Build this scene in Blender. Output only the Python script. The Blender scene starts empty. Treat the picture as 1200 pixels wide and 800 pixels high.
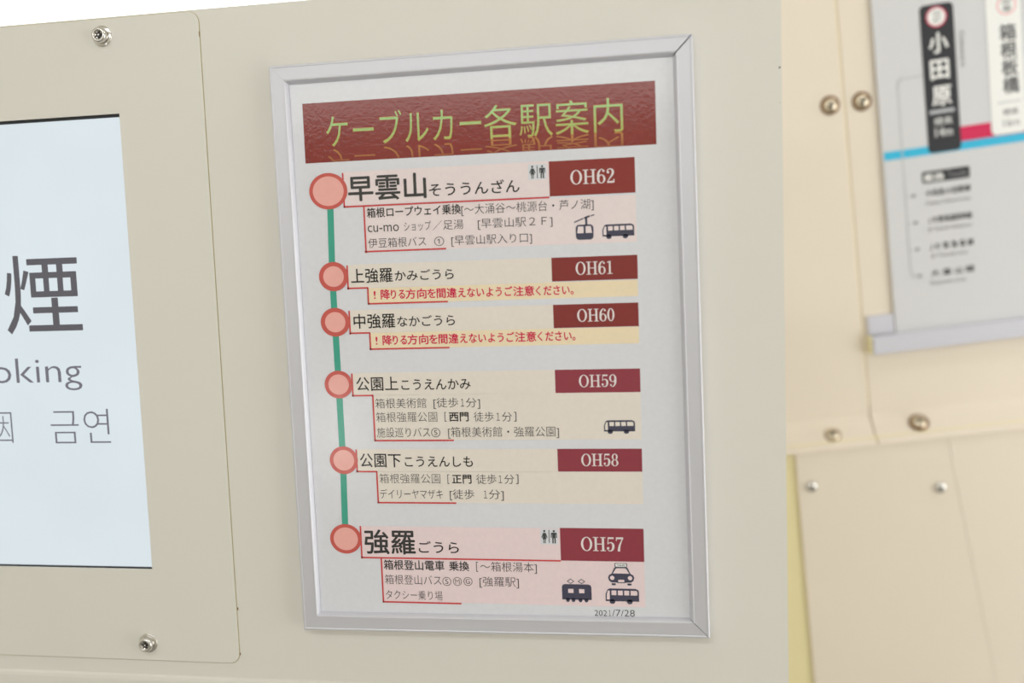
import bpy, bmesh, math
from mathutils import Vector, Matrix
S = bpy.context.scene
COL = S.collection

# ------------------------------------------------------------------ camera
EYE = 1.45                      # camera height above the floor of the cabin
F_PX = 1135.33                  # focal length in pixels of the 1200x800 frame
CAM_P = Vector((0.0, -0.51482, EYE))
RIGHT = Vector((0.98544429, 0.16593413, -0.03695144))
DOWN = Vector((-0.0212569, -0.09538177, -0.99521378))
FWD = Vector((-0.16866443, 0.98151321, -0.09046617))
cd = bpy.data.cameras.new('camera')
cam = bpy.data.objects.new('camera', cd)
COL.objects.link(cam)
m = Matrix.Identity(4)
for i in range(3):
    m[i][0] = RIGHT[i]; m[i][1] = -DOWN[i]; m[i][2] = -FWD[i]; m[i][3] = CAM_P[i]
cam.matrix_world = m
cd.sensor_width = 36
cd.lens = F_PX / 1200 * 36
cd.clip_start = 0.02
cd.dof.use_dof = True
cd.dof.focus_distance = 0.545
cd.dof.aperture_fstop = 3.6
S.camera = cam

# ------------------------------------------------------------------ world, lights, exposure
w = bpy.data.worlds.new('world'); S.world = w; w.use_nodes = True
w.node_tree.nodes['Background'].inputs[0].default_value = (1.0, 0.985, 0.955, 1)
w.node_tree.nodes['Background'].inputs[1].default_value = 2.95

def area(name, loc, target, sx, sy, power, color):
    ld = bpy.data.lights.new(name, 'AREA')
    ld.shape = 'RECTANGLE'; ld.size = sx; ld.size_y = sy; ld.energy = power; ld.color = color
    o = bpy.data.objects.new(name, ld); COL.objects.link(o)
    o.location = loc
    o.rotation_euler = (Vector(target) - Vector(loc)).to_track_quat('-Z', 'Y').to_euler()
    return o
ZC = 2.32                       # ceiling height
LAMPS = [((-0.45, -1.15, ZC - .05), 1.3, 0.22, 4.5, (0.92, 0.965, 1.0)),
         ((0.72, -0.10, ZC - .05), 0.8, 0.16, 1.8, (0.95, 0.97, 1.0))]
# daylight enters through these openings (light portals fill them exactly)
def portal(x0, x1, y, z0, z1, toward):
    o = area('daylight_portal', ((x0 + x1) / 2, y, (z0 + z1) / 2), ((x0 + x1) / 2, y + toward, (z0 + z1) / 2), x1 - x0, z1 - z0, 1.0, (1, 1, 1))
    o.data.cycles.is_portal = True
WINS = {'window_1': (-1.65, 0.30, 1.28, 2.24), 'window_2': (-1.55, 1.05, EYE + 0.335, 2.10), 'window_3': (-0.99, -0.79, 0.85, 1.13)}
REAR, FAR = -1.90, 1.15
SIDE = (-0.95, 0.22, 0.55, 1.72)     # y0, y1, z0, z1 of added_window_4 added to the right wall to brighten the back wall
o = area('daylight_portal', (1.30, (SIDE[0] + SIDE[1]) / 2, 1.135), (0, (SIDE[0] + SIDE[1]) / 2, 1.135), SIDE[1] - SIDE[0], SIDE[3] - SIDE[2], 1.0, (1, 1, 1))
o.data.cycles.is_portal = True
portal(*WINS['window_1'][:2], FAR + .06, *WINS['window_1'][2:], -1)
portal(*WINS['window_2'][:2], REAR - .06, *WINS['window_2'][2:], 1)
for p, sx, sy, e, c in LAMPS:
    area('lamp_light', p, (p[0], p[1], 0), sx, sy, e, c)
S.view_settings.view_transform = 'Standard'
S.view_settings.look = 'None'
S.view_settings.exposure = 0.22
S.view_settings.gamma = 1.0
S.view_settings.use_curve_mapping = False

# ------------------------------------------------------------------ plane frames
class Plane:
    def __init__(s, origin, ex, ez):
        s.o = Vector(origin); s.ex = Vector(ex).normalized(); s.ez = Vector(ez).normalized()
        s.ey = s.ez.cross(s.ex).normalized()
    def at(s, px, py, y=0.0):
        """where the line of sight of a pixel of the photograph meets the plane lying y behind this one"""
        d = RIGHT * ((px - 600) / F_PX) + DOWN * ((py - 400) / F_PX) + FWD
        o = s.o + s.ey * y
        t = (o - CAM_P).dot(s.ey) / d.dot(s.ey)
        q = CAM_P + d * t - o
        return q.dot(s.ex), q.dot(s.ez)
    def matrix(s):
        M = Matrix.Identity(4)
        for i in range(3):
            M[i][0] = s.ex[i]; M[i][1] = s.ey[i]; M[i][2] = s.ez[i]; M[i][3] = s.o[i]
        return M
FRONT = Plane((0, 0, EYE), (1, 0, 0), (0, 0, 1))
_d = RIGHT * ((1050 - 600) / F_PX) + DOWN * ((300 - 400) / F_PX) + FWD
BACK = Plane(CAM_P + _d * 0.85, (0.99270509, 0.06716822, 0.10012509), (-0.09224233, -0.11165933, 0.98945619))

# ------------------------------------------------------------------ materials
def lin(c):
    c /= 255.0
    return c / 12.92 if c <= 0.04045 else ((c + 0.055) / 1.055) ** 2.4
def rgb(r, g, b, k=1.0):
    return (min(lin(r) * k, .95), min(lin(g) * k, .95), min(lin(b) * k, .95), 1)
def new_mat(name):
    mt = bpy.data.materials.new(name); mt.use_nodes = True
    return mt, mt.node_tree, mt.node_tree.nodes['Principled BSDF']
def paint(name, color, rough=0.45, vary=0.03, bump=0.0, scale=9.0, bscale=1400.0, spec=0.5):
    mt, nt, b = new_mat(name)
    N = nt.nodes; L = nt.links
    geo = N.new('ShaderNodeNewGeometry')
    no = N.new('ShaderNodeTexNoise'); no.inputs['Scale'].default_value = scale; no.inputs['Detail'].default_value = 3
    L.new(geo.outputs['Position'], no.inputs['Vector'])
    hs = N.new('ShaderNodeHueSaturation'); hs.inputs['Color'].default_value = color
    mr = N.new('ShaderNodeMapRange'); mr.inputs['To Min'].default_value = 1 - vary; mr.inputs['To Max'].default_value = 1 + vary
    L.new(no.outputs['Fac'], mr.inputs['Value']); L.new(mr.outputs[0], hs.inputs['Value'])
    L.new(hs.outputs[0], b.inputs['Base Color'])
    b.inputs['Roughness'].default_value = rough
    b.inputs['Specular IOR Level'].default_value = spec
    if bump:
        n2 = N.new('ShaderNodeTexNoise'); n2.inputs['Scale'].default_value = bscale
        L.new(geo.outputs['Position'], n2.inputs['Vector'])
        bp = N.new('ShaderNodeBump'); bp.inputs['Strength'].default_value = bump; bp.inputs['Distance'].default_value = 0.0002
        L.new(n2.outputs['Fac'], bp.inputs['Height']); L.new(bp.outputs[0], b.inputs['Normal'])
    return mt
K = 1.30      # paint colour = photographed colour divided by the light that falls on it
def printed(name, color, grad=None):
    """ink on paper under a rippled clear laminate"""
    mt, nt, b = new_mat(name)
    N = nt.nodes; L = nt.links
    geo = N.new('ShaderNodeNewGeometry')
    no = N.new('ShaderNodeTexNoise'); no.inputs['Scale'].default_value = 420; no.inputs['Detail'].default_value = 4
    L.new(geo.outputs['Position'], no.inputs['Vector'])
    mr = N.new('ShaderNodeMapRange'); mr.inputs['To Min'].default_value = .96; mr.inputs['To Max'].default_value = 1.04
    L.new(no.outputs['Fac'], mr.inputs['Value'])
    hs = N.new('ShaderNodeHueSaturation'); hs.inputs['Color'].default_value = color
    L.new(mr.outputs[0], hs.inputs['Value'])
    if grad:      # printed two-colour gradient, (colour2, z of colour1, z of colour2) in the sheet's own height
        tc = N.new('ShaderNodeTexCoord'); sp = N.new('ShaderNodeSeparateXYZ'); g = N.new('ShaderNodeMapRange')
        L.new(tc.outputs['Object'], sp.inputs[0]); L.new(sp.outputs['Z'], g.inputs['Value'])
        g.inputs['From Min'].default_value = grad[1]; g.inputs['From Max'].default_value = grad[2]
        mx = N.new('ShaderNodeMix'); mx.data_type = 'RGBA'
        mx.inputs[6].default_value = color; mx.inputs[7].default_value = grad[0]
        L.new(g.outputs[0], mx.inputs[0]); L.new(mx.outputs[2], hs.inputs['Color'])
    L.new(hs.outputs[0], b.inputs['Base Color'])
    b.inputs['Roughness'].default_value = 0.6
    b.inputs['Specular IOR Level'].default_value = 0.1
    b.inputs['Coat Weight'].default_value = 1.0
    b.inputs['Coat Roughness'].default_value = 0.09
    b.inputs['Coat IOR'].default_value = 1.5
    n2 = N.new('ShaderNodeTexNoise'); n2.inputs['Scale'].default_value = 460; n2.inputs['Detail'].default_value = 3
    n2.inputs['Distortion'].default_value = 0.6
    L.new(geo.outputs['Position'], n2.inputs['Vector'])
    bp = N.new('ShaderNodeBump'); bp.inputs['Strength'].default_value = 0.30; bp.inputs['Distance'].default_value = 0.00018
    L.new(n2.outputs['Fac'], bp.inputs['Height']); L.new(bp.outputs[0], b.inputs['Coat Normal'])
    return mt
def metal(name, color, rough, bump=0.0, aniso=0.0):
    mt, nt, b = new_mat(name)
    b.inputs['Base Color'].default_value = color
    b.inputs['Metallic'].default_value = 1.0
    b.inputs['Roughness'].default_value = rough
    N = nt.nodes; L = nt.links
    geo = N.new('ShaderNodeNewGeometry')
    n2 = N.new('ShaderNodeTexNoise'); n2.inputs['Scale'].default_value = 2500
    L.new(geo.outputs['Position'], n2.inputs['Vector'])
    if bump:
        bp = N.new('ShaderNodeBump'); bp.inputs['Strength'].default_value = bump; bp.inputs['Distance'].default_value = 0.0001
        L.new(n2.outputs['Fac'], bp.inputs['Height']); L.new(bp.outputs[0], b.inputs['Normal'])
    return mt
def emit(name, color, strength):
    mt, nt, b = new_mat(name)
    b.inputs['Base Color'].default_value = (0.02, 0.02, 0.02, 1)
    b.inputs['Roughness'].default_value = 0.35
    N = nt.nodes; L = nt.links
    geo = N.new('ShaderNodeNewGeometry'); no = N.new('ShaderNodeTexNoise'); no.inputs['Scale'].default_value = 14
    L.new(geo.outputs['Position'], no.inputs['Vector'])
    mr = N.new('ShaderNodeMapRange'); mr.inputs['To Min'].default_value = strength * .95; mr.inputs['To Max'].default_value = strength * 1.05
    L.new(no.outputs['Fac'], mr.inputs['Value']); L.new(mr.outputs[0], b.inputs['Emission Strength'])
    b.inputs['Emission Color'].default_value = color
    return mt

M = {}
M['cream'] = paint('cream_enamel', rgb(206, 203, 197, K), 0.38, 0.015, 0.05)
M['cream_warm'] = paint('warm_cream_enamel', rgb(222, 211, 197, 1.18), 0.42, 0.015, 0.03)
M['cream_yellow'] = paint('yellowish_cream_enamel', rgb(214, 203, 160, K), 0.5, 0.02)
M['shell'] = paint('off_white_enamel', rgb(226, 222, 210, 1.0), 0.6, 0.02)
M['floor'] = paint('grey_vinyl', rgb(172, 170, 166, 1.0), 0.5, 0.05, 0.1, 30)
M['dark'] = paint('dark_gap', (0.012, 0.012, 0.014, 1), 0.6)
M['bezel'] = paint('black_bezel', (0.02, 0.024, 0.03, 1), 0.5)
M['alu'] = metal('satin_aluminium', (0.68, 0.68, 0.75, 1), 0.42, 0.2)
M['alu'].node_tree.nodes['Principled BSDF'].inputs['Metallic'].default_value = 0.35
M['steel'] = metal('stainless_steel', (0.72, 0.70, 0.68, 1), 0.16)
M['steel_dark'] = paint('dark_steel', (0.045, 0.042, 0.04, 1), 0.5)
M['brassy'] = metal('yellowed_steel', (0.66, 0.58, 0.46, 1), 0.14)
M['brown'] = metal('brown_rim_reflection', (0.24, 0.12, 0.05, 1), 0.4)  # brown reflection at the screw rims, put into the metal colour
M['seal'] = paint('yellowed_sealant', rgb(176, 164, 128), 0.7, 0.04)
M['rust'] = paint('rust', rgb(120, 80, 50), 0.8, 0.2)
M['paper'] = printed('laminated_paper', rgb(204, 205, 213, K))
M['banner'] = printed('maroon_ink', rgb(132, 42, 36, 1.1))
M['plate_top'] = printed('brick_red_ink', rgb(137, 44, 40, 1.1))
M['plate_mid'] = printed('dark_maroon_ink', rgb(131, 42, 42, 1.1))
M['plate_low'] = printed('glare_tinted_red_ink', rgb(142, 52, 68, 1.12))  # pinkish glare on the lower plates is put into this ink colour
M['pink'] = printed('pale_pink_ink', rgb(217, 204, 207, K))
M['pink_low'] = printed('rose_ink', rgb(218, 199, 204, K))
M['beige'] = printed('pale_beige_ink', rgb(214, 206, 200, K))
M['sand'] = printed('sand_ink', rgb(222, 206, 178, K))
M['red_line'] = printed('red_line_ink', rgb(196, 66, 70, 1.2))
M['ring'] = printed('ring_red_ink', rgb(190, 84, 78, 1.25))
M['ring_fill'] = printed('salmon_ink', rgb(224, 164, 158, 1.25))
M['green'] = printed('teal_green_ink', rgb(58, 156, 136, 1.2))
M['black'] = printed('black_ink', (0.018, 0.017, 0.018, 1))
M['charcoal'] = printed('charcoal_ink', (0.045, 0.043, 0.045, 1))
M['grey_text'] = printed('grey_black_ink', (0.06, 0.055, 0.06, 1))
M['navy'] = printed('navy_grey_ink', rgb(66, 66, 88, 1.1))
M['pict'] = printed('pictogram_ink', rgb(62, 66, 70, 1.1))
M['crimson'] = printed('crimson_ink', rgb(206, 16, 76, 1.15))
M['plate_text'] = printed('plate_lettering_ink', rgb(216, 208, 210, 1.25))
M['lcd'] = emit('lit_screen', rgb(221, 232, 238), 0.80)
M['lcd_text'] = emit('screen_lettering', rgb(92, 90, 98), 0.70)
M['lcd_text_light'] = emit('screen_lettering_thin', rgb(118, 116, 128), 0.70)
M['map_paper'] = paint('map_paper', rgb(208, 208, 212, 1.12), 0.5, 0.01)
M['map_dark'] = paint('map_charcoal', rgb(46, 47, 54), 0.5, 0.02)
M['map_white'] = paint('map_white', rgb(236, 234, 230, K), 0.5, 0.01)
M['map_grey'] = paint('map_grey', rgb(176, 178, 184, 1.2), 0.5, 0.01)
M['map_text_grey'] = paint('map_text_grey', rgb(140, 140, 144), 0.5, 0.01)
M['map_cyan'] = paint('map_cyan', rgb(50, 176, 214, 1.2), 0.5, 0.01)
M['map_crimson'] = paint('map_crimson', rgb(204, 32, 84, 1.15), 0.5, 0.01)
M['map_pink'] = paint('map_pink', rgb(232, 160, 165, 1.2), 0.5, 0.01)
M['rail'] = paint('lilac_grey_plastic', rgb(201, 201, 212, 1.15), 0.4, 0.01)
M['lamp'] = emit('lamp_diffuser', (1, 0.97, 0.92, 1), 2.0)
def glass_mat():
    mt, nt, b = new_mat('window_glass')
    N = nt.nodes; L = nt.links
    tr = N.new('ShaderNodeBsdfTransparent'); tr.inputs[0].default_value = (0.97, 0.98, 0.97, 1)
    gl = N.new('ShaderNodeBsdfGlossy'); gl.inputs['Roughness'].default_value = 0.02
    fr = N.new('ShaderNodeLayerWeight'); fr.inputs['Blend'].default_value = 0.12
    mx = N.new('ShaderNodeMixShader')
    L.new(fr.outputs[0], mx.inputs[0]); L.new(tr.outputs[0], mx.inputs[1]); L.new(gl.outputs[0], mx.inputs[2])
    L.new(mx.outputs[0], N['Material Output'].inputs['Surface'])
    return mt
M['glass'] = glass_mat()

# ------------------------------------------------------------------ helpers
def link(name, me, mat, parent=None, label=None):
    if mat:
        for mm in (mat if isinstance(mat, (list, tuple)) else [mat]): me.materials.append(mm)
    o = bpy.data.objects.new(name, me); COL.objects.link(o)
    if parent: o.parent = parent
    if label: o['label'] = label
    return o
def thing(name, label, cat, matrix=None, group=None):
    o = bpy.data.objects.new(name, None); o.empty_display_size = 0.02; COL.objects.link(o)
    if matrix is not None: o.matrix_world = matrix
    if label: o['label'] = label
    if cat: o['category'] = cat
    if group: o['group'] = group
    return o
def mesh(name, verts, faces, smooth=False, mats=None):
    me = bpy.data.meshes.new(name); me.from_pydata([tuple(v) for v in verts], [], faces)
    if smooth: me.polygons.foreach_set('use_smooth', [True] * len(me.polygons))
    if mats: me.polygons.foreach_set('material_index', mats)
    me.update(); return me
def box_mesh(name, x0, x1, y0, y1, z0, z1, bevel=0.0, seg=2):
    bm = bmesh.new(); bmesh.ops.create_cube(bm, size=1)
    for v in bm.verts:
        v.co = ((x0 + x1) / 2 + v.co.x * (x1 - x0), (y0 + y1) / 2 + v.co.y * (y1 - y0), (z0 + z1) / 2 + v.co.z * (z1 - z0))
    if bevel: bmesh.ops.bevel(bm, geom=bm.edges[:], offset=bevel, segments=seg, affect='EDGES', profile=0.5)
    me = bpy.data.meshes.new(name); bm.to_mesh(me); bm.free(); return me
def box(name, x0, x1, y0, y1, z0, z1, mat, parent=None, bevel=0.0, label=None):
    return link(name, box_mesh(name, x0, x1, y0, y1, z0, z1, bevel), mat, parent, label)
class Flat:
    """collects flat printed shapes (u right, v up) into one mesh lying y in front of a surface"""
    def __init__(s, stagger=False): s.v = []; s.f = []; s.m = []; s.stagger = stagger; s.base = 0
    def poly(s, pts, y, mi=0):
        a = sum(pts[i][0] * pts[(i + 1) % len(pts)][1] - pts[(i + 1) % len(pts)][0] * pts[i][1] for i in range(len(pts)))
        if a < 0: pts = pts[::-1]
        y -= (len(s.f) % 7) * 1.5e-6 if s.stagger else 0
        n = len(s.v); s.v += [(p[0], y, p[1]) for p in pts]; s.f.append(list(range(n, n + len(pts)))); s.m.append(mi)
    def ring(s, outer, inner, y, mi=0):
        k = len(outer)
        for i in range(k):
            j = (i + 1) % k
            s.poly([outer[i], outer[j], inner[j], inner[i]], y, mi)
    def obj(s, name, mats, parent, label=None):
        return link(name, mesh(name, s.v, s.f, False, s.m), mats, parent, label)
def ell(cx, cy, rx, ry, n=40, a0=0.0, a1=2 * math.pi):
    full = abs(a1 - a0 - 2 * math.pi) < 1e-6
    k = n if full else n + 1
    return [(cx + rx * math.cos(a0 + (a1 - a0) * i / n), cy + ry * math.sin(a0 + (a1 - a0) * i / n)) for i in range(k)]
def rrect(x0, y0, x1, y1, r, n=6, corners=(1, 1, 1, 1)):
    out = []
    for (cx, cy, a, on) in ((x1 - r, y1 - r, 0, corners[0]), (x0 + r, y1 - r, .5, corners[1]), (x0 + r, y0 + r, 1, corners[2]), (x1 - r, y0 + r, 1.5, corners[3])):
        if on: out += [(cx + r * math.cos(math.pi * (a + .5 * i / n)), cy + r * math.sin(math.pi * (a + .5 * i / n))) for i in range(n + 1)]
        else: out.append((cx + r * (1 if a in (0, 1.5) else -1), cy + r * (1 if a in (0, .5) else -1)))
    return out
def plate(name, outline, y0, y1, mat, parent, label=None, chamfer=0.0):
    """a sheet with the given outline, its face at y0 (nearer) and its back at y1"""
    n = len(outline); cx = sum(p[0] for p in outline) / n; cz = sum(p[1] for p in outline) / n
    a = sum(outline[i][0] * outline[(i + 1) % n][1] - outline[(i + 1) % n][0] * outline[i][1] for i in range(n))
    if a < 0: outline = outline[::-1]
    bm = bmesh.new()
    vs = [bm.verts.new((p[0], y1, p[1])) for p in outline]
    f = bm.faces.new(vs)
    r = bmesh.ops.extrude_face_region(bm, geom=[f])
    top = [v for v in r['geom'] if isinstance(v, bmesh.types.BMVert)]
    for v in top: v.co.y = y0
    bmesh.ops.recalc_face_normals(bm, faces=bm.faces[:])
    if chamfer:
        ed = [e for e in bm.edges if all(abs(v.co.y - y0) < 1e-9 for v in e.verts)]
        bmesh.ops.bevel(bm, geom=ed, offset=chamfer, segments=2, affect='EDGES', profile=0.5)
    me = bpy.data.meshes.new(name); bm.to_mesh(me); bm.free()
    return link(name, me, mat, parent, label)
def lathe(name, prof, n, mat, parent, cx, cz, y=0.0, label=None):
    """prof = (radius, distance towards the viewer)"""
    v = []; f = []
    for r, h in prof:
        v += [(cx + r * math.cos(2 * math.pi * i / n), y - h, cz + r * math.sin(2 * math.pi * i / n)) for i in range(n)]
    for k in range(len(prof) - 1):
        for i in range(n):
            j = (i + 1) % n
            f.append((k * n + i, k * n + j, (k + 1) * n + j, (k + 1) * n + i))
    f.append(tuple((len(prof) - 1) * n + i for i in range(n)))
    me = mesh(name, v, f, True)
    return link(name, me, mat, parent, label)

def grid_solid(bm, x0, x1, z0, z1, y0, y1, holes):
    xs = sorted({x0, x1, *[h[0] for h in holes], *[h[1] for h in holes]}); zs = sorted({z0, z1, *[h[2] for h in holes], *[h[3] for h in holes]})
    cache = {}
    def V(x, y, z):
        k = (x, y, z)
        if k not in cache: cache[k] = bm.verts.new(k)
        return cache[k]
    def solid(i, j):
        if i < 0 or j < 0 or i >= len(xs) - 1 or j >= len(zs) - 1: return False
        cx = (xs[i] + xs[i + 1]) / 2; cz = (zs[j] + zs[j + 1]) / 2
        return not any(h[0] < cx < h[1] and h[2] < cz < h[3] for h in holes)
    for i in range(len(xs) - 1):
        for j in range(len(zs) - 1):
            if not solid(i, j): continue
            a, b, c, d = xs[i], xs[i + 1], zs[j], zs[j + 1]
            bm.faces.new([V(a, y0, c), V(b, y0, c), V(b, y0, d), V(a, y0, d)])
            bm.faces.new([V(a, y1, d), V(b, y1, d), V(b, y1, c), V(a, y1, c)])
            if not solid(i - 1, j): bm.faces.new([V(a, y1, c), V(a, y0, c), V(a, y0, d), V(a, y1, d)])
            if not solid(i + 1, j): bm.faces.new([V(b, y0, c), V(b, y1, c), V(b, y1, d), V(b, y0, d)])
            if not solid(i, j - 1): bm.faces.new([V(a, y1, c), V(b, y1, c), V(b, y0, c), V(a, y0, c)])
            if not solid(i, j + 1): bm.faces.new([V(a, y0, d), V(b, y0, d), V(b, y1, d), V(a, y1, d)])

_cu = bpy.data.curves.new('type', 'FONT'); _to = bpy.data.objects.new('type', _cu); COL.objects.link(_to)
_cache = {}
def glyphs(body, off, res=3):
    k = (body, off)
    if k not in _cache:
        _cu.body = body; _cu.offset = off; _cu.resolution_u = res; _cu.align_x = 'LEFT'
        dg = bpy.context.evaluated_depsgraph_get(); dg.update()
        me = bpy.data.meshes.new_from_object(_to.evaluated_get(dg))
        _cache[k] = ([(v.co.x, v.co.y) for v in me.vertices], [list(p.vertices) for p in me.polygons])
        bpy.data.meshes.remove(me)
    return _cache[k]
def placed_text(name, body, u0, u1, vmid, size, mat, parent, y, off=0.0, ink=False, flip=False, label=None, center=.36):
    strike = off if off > 0.003 else 0; off = min(off, 0)
    vs, fs = glyphs(body, off)
    x0 = min(v[0] for v in vs); x1 = max(v[0] for v in vs); y0 = min(v[1] for v in vs); y1 = max(v[1] for v in vs)
    sx = (u1 - u0) / (x1 - x0)
    if ink: sy = size / (y1 - y0); c = (y0 + y1) / 2
    else: sy = size; c = center
    if flip: sy = -sy; fs = [f[::-1] for f in fs]
    st = [(0, 0)] if strike <= 0 else [(0, 0), (strike, 0), (-strike, 0), (0, strike), (0, -strike)]
    V_ = []; F_ = []
    for k, (dx, dz) in enumerate(st):
        n = len(V_)
        V_ += [(u0 + (a - x0) * sx + dx * size * .9, y - k * 6e-6, vmid + (b - c) * sy + dz * size * .9) for a, b in vs]
        F_ += [[i + n for i in f] for f in fs]
    me = mesh(name, V_, F_)
    return link(name, me, mat, parent, label)

# zones: (origin x, origin y, magnification) of the enlarged views the measures were read in
Z = {'A': (340, 80, 2.72727), 'B': (340, 180, 5), 'C': (560, 180, 5), 'D': (360, 290, 5), 'E': (570, 290, 5), 'F': (360, 420, 5),
     'G': (570, 420, 5), 'H': (360, 510, 5), 'I': (570, 510, 5), 'J': (360, 600, 5), 'K': (570, 600, 4.28571), 'P': (0, 0, 1)}
def zp(z, x, y):
    o = Z[z]; return o[0] + x / o[2], o[1] + y / o[2]
YS = -0.0032          # face of the poster sheet, in front of the partition
def pp(z, x, y): return FRONT.at(*zp(z, x, y), YS)
def ptext(parent, body, za, x0, y0, zb, x1, y1, h, mat, off=0.0, lay=3, name='lettering', ink=False, label=None):
    a = pp(za, x0, y0); b = pp(zb, x1, y1)
    hh = pp(za, x0, y0 - h / 2)[1] - pp(za, x0, y0 + h / 2)[1]
    v = (a[1] + b[1]) / 2
    size = hh if ink else hh / 0.90
    return placed_text(name, body, a[0] - PO[0], b[0] - PO[0], v - PO[1], size, mat, parent, -lay * LAY, off, ink, label=label)
LAY = 0.00005

# ------------------------------------------------------------------ room shell
def structure(o): o['kind'] = 'structure'; return o
X0, X1, Y0, Y1 = -1.75, 1.25, REAR, FAR
structure(box('floor', X0, X1, Y0, Y1, -0.05, 0, M['floor']))
structure(box('ceiling', X0, X1, Y0, Y1, ZC, ZC + 0.05, M['shell']))
structure(box('wall_left', X0 - 0.05, X0, Y0, Y1, 0, ZC, M['shell']))
def wall_with_windows(name, y0, y1, wins):
    bm = bmesh.new(); grid_solid(bm, X0, X1, 0, ZC, y0, y1, [WINS[w_] for w_ in wins])
    me = bpy.data.meshes.new(name); bm.to_mesh(me); bm.free(); structure(link(name, me, M['shell']))
    for w_ in wins:
        wx0, wx1, wz0, wz1 = WINS[w_]; wn = structure(thing(w_, None, None)); t = 0.02
        for a, b, c, d in ((wx0, wx1, wz0, wz0 + t), (wx0, wx1, wz1 - t, wz1), (wx0, wx0 + t, wz0 + t, wz1 - t), (wx1 - t, wx1, wz0 + t, wz1 - t)):
            box('window_frame', a, b, y0 + .005, y1 - .005, c, d, M['alu'], wn)
        box('pane', wx0 + t, wx1 - t, (y0 + y1) / 2 - .002, (y0 + y1) / 2 + .002, wz0 + t, wz1 - t, M['glass'], wn)
wall_with_windows('wall_rear', Y0 - 0.04, Y0, ['window_2', 'window_3'])
wall_with_windows('wall_far', Y1, Y1 + 0.04, ['window_1'])

wr = structure(thing('wall_right', None, None))
for a, b, c, d in ((Y0, SIDE[0], 0, ZC), (SIDE[1], Y1, 0, ZC), (SIDE[0], SIDE[1], 0, SIDE[2]), (SIDE[0], SIDE[1], SIDE[3], ZC)):
    box('panel', X1, X1 + 0.04, a, b, c, d, M['shell'], wr)
wn = structure(thing('added_window_4', None, None)); t = 0.02  # unseen side window, added for more light on the back wall
for a, b, c, d in ((SIDE[0], SIDE[1], SIDE[2], SIDE[2] + t), (SIDE[0], SIDE[1], SIDE[3] - t, SIDE[3]), (SIDE[0], SIDE[0] + t, SIDE[2] + t, SIDE[3] - t), (SIDE[1] - t, SIDE[1], SIDE[2] + t, SIDE[3] - t)):
    box('window_frame', X1 + .005, X1 + .035, a, b, c, d, M['alu'], wn)
box('pane', X1 + .018, X1 + .022, SIDE[0] + t, SIDE[1] - t, SIDE[2] + t, SIDE[3] - t, M['glass'], wn)

# ceiling lamps (their light is set at the top)
for i, (p, sx, sy, e, c) in enumerate(LAMPS):
    t = thing('ceiling_lamp', ['long white ceiling lamp over the passenger side of the cream partition',
                               'shorter white ceiling lamp beyond the cream partition'][i], 'lamp', Matrix.Translation((p[0], p[1], ZC)))
    box('lamp_housing', -sx / 2 - .03, sx / 2 + .03, -sy / 2 - .03, sy / 2 + .03, -.035, -.0, M['shell'], t, 0.006)
    box('diffuser', -sx / 2, sx / 2, -sy / 2, sy / 2, -.045, -.035, M['lamp'], t, 0.003)

# ------------------------------------------------------------------ partition (wall_front)
E0 = (0, 0, EYE)
FM = Matrix.Translation(E0)
PR = FRONT.at(919.8, 400)[0]; PT = 0.14081
HX0, HX1, HZ0, HZ1 = -0.4995, -0.30894, -0.17793 , 0.08704      # opening for the screen (x0 mirrored about its axis)
HX0 = 2 * FRONT.at(3, 400)[0] - HX1
CX0, CX1 = 2 * FRONT.at(3, 400)[0] + 0.25770, -0.25770
CZ1 = PT - 0.0011; CZ0 = FRONT.at(281, 776.5)[1]
FOLD = FRONT.at(150, 789.5)[1]
part = structure(thing('wall_front', None, None, FM))
PX0 = -1.70
bm = bmesh.new()
grid_solid(bm, PX0, PR, FOLD, PT, 0.0, 0.028, [(HX0 - .004, HX1 + .004, HZ0 - .004, HZ1 + .004)])
ed = [e for e in bm.edges if (all(abs(v.co.x - PR) < 1e-6 for v in e.verts) or all(abs(v.co.z - PT) < 1e-6 for v in e.verts)) and all(v.co.y < .001 for v in e.verts) and len(e.link_faces) == 2 and e.calc_face_angle(0) > 1]
bmesh.ops.bevel(bm, geom=ed, offset=0.0016, segments=4, affect='EDGES', profile=0.5)
me = bpy.data.meshes.new('panel'); bm.to_mesh(me); bm.free()
link('panel', me, M['cream'], part)
# lower skin, standing 1.5 mm proud below the fold
v = []; prof = [(0.0, FOLD + .0004), (-0.0012, FOLD - 0.0006), (-0.0016, FOLD - 0.0025), (-0.0016, -EYE), (0.028, -EYE), (0.028, FOLD)]
for x in (PX0, PR): v += [(x, a, b) for a, b in prof]
k = len(prof)
f = [(i, (i + 1) % k, k + (i + 1) % k, k + i) for i in range(k)] + [tuple(range(k))[::-1], tuple(range(k, 2 * k))]
link('lower_panel', mesh('lower_panel', v, f), M['cream'], part)
# black paint chips on the right edge
for (px, py, r) in ((913.6, 79, .0005), (914.0, 120, .0002)):
    u, z_ = FRONT.at(px, py, -0.00006)
    fl = Flat(); fl.poly(ell(u, z_, r, r, 8), -0.00006); fl.obj('paint_chip', M['dark'], part)

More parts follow.
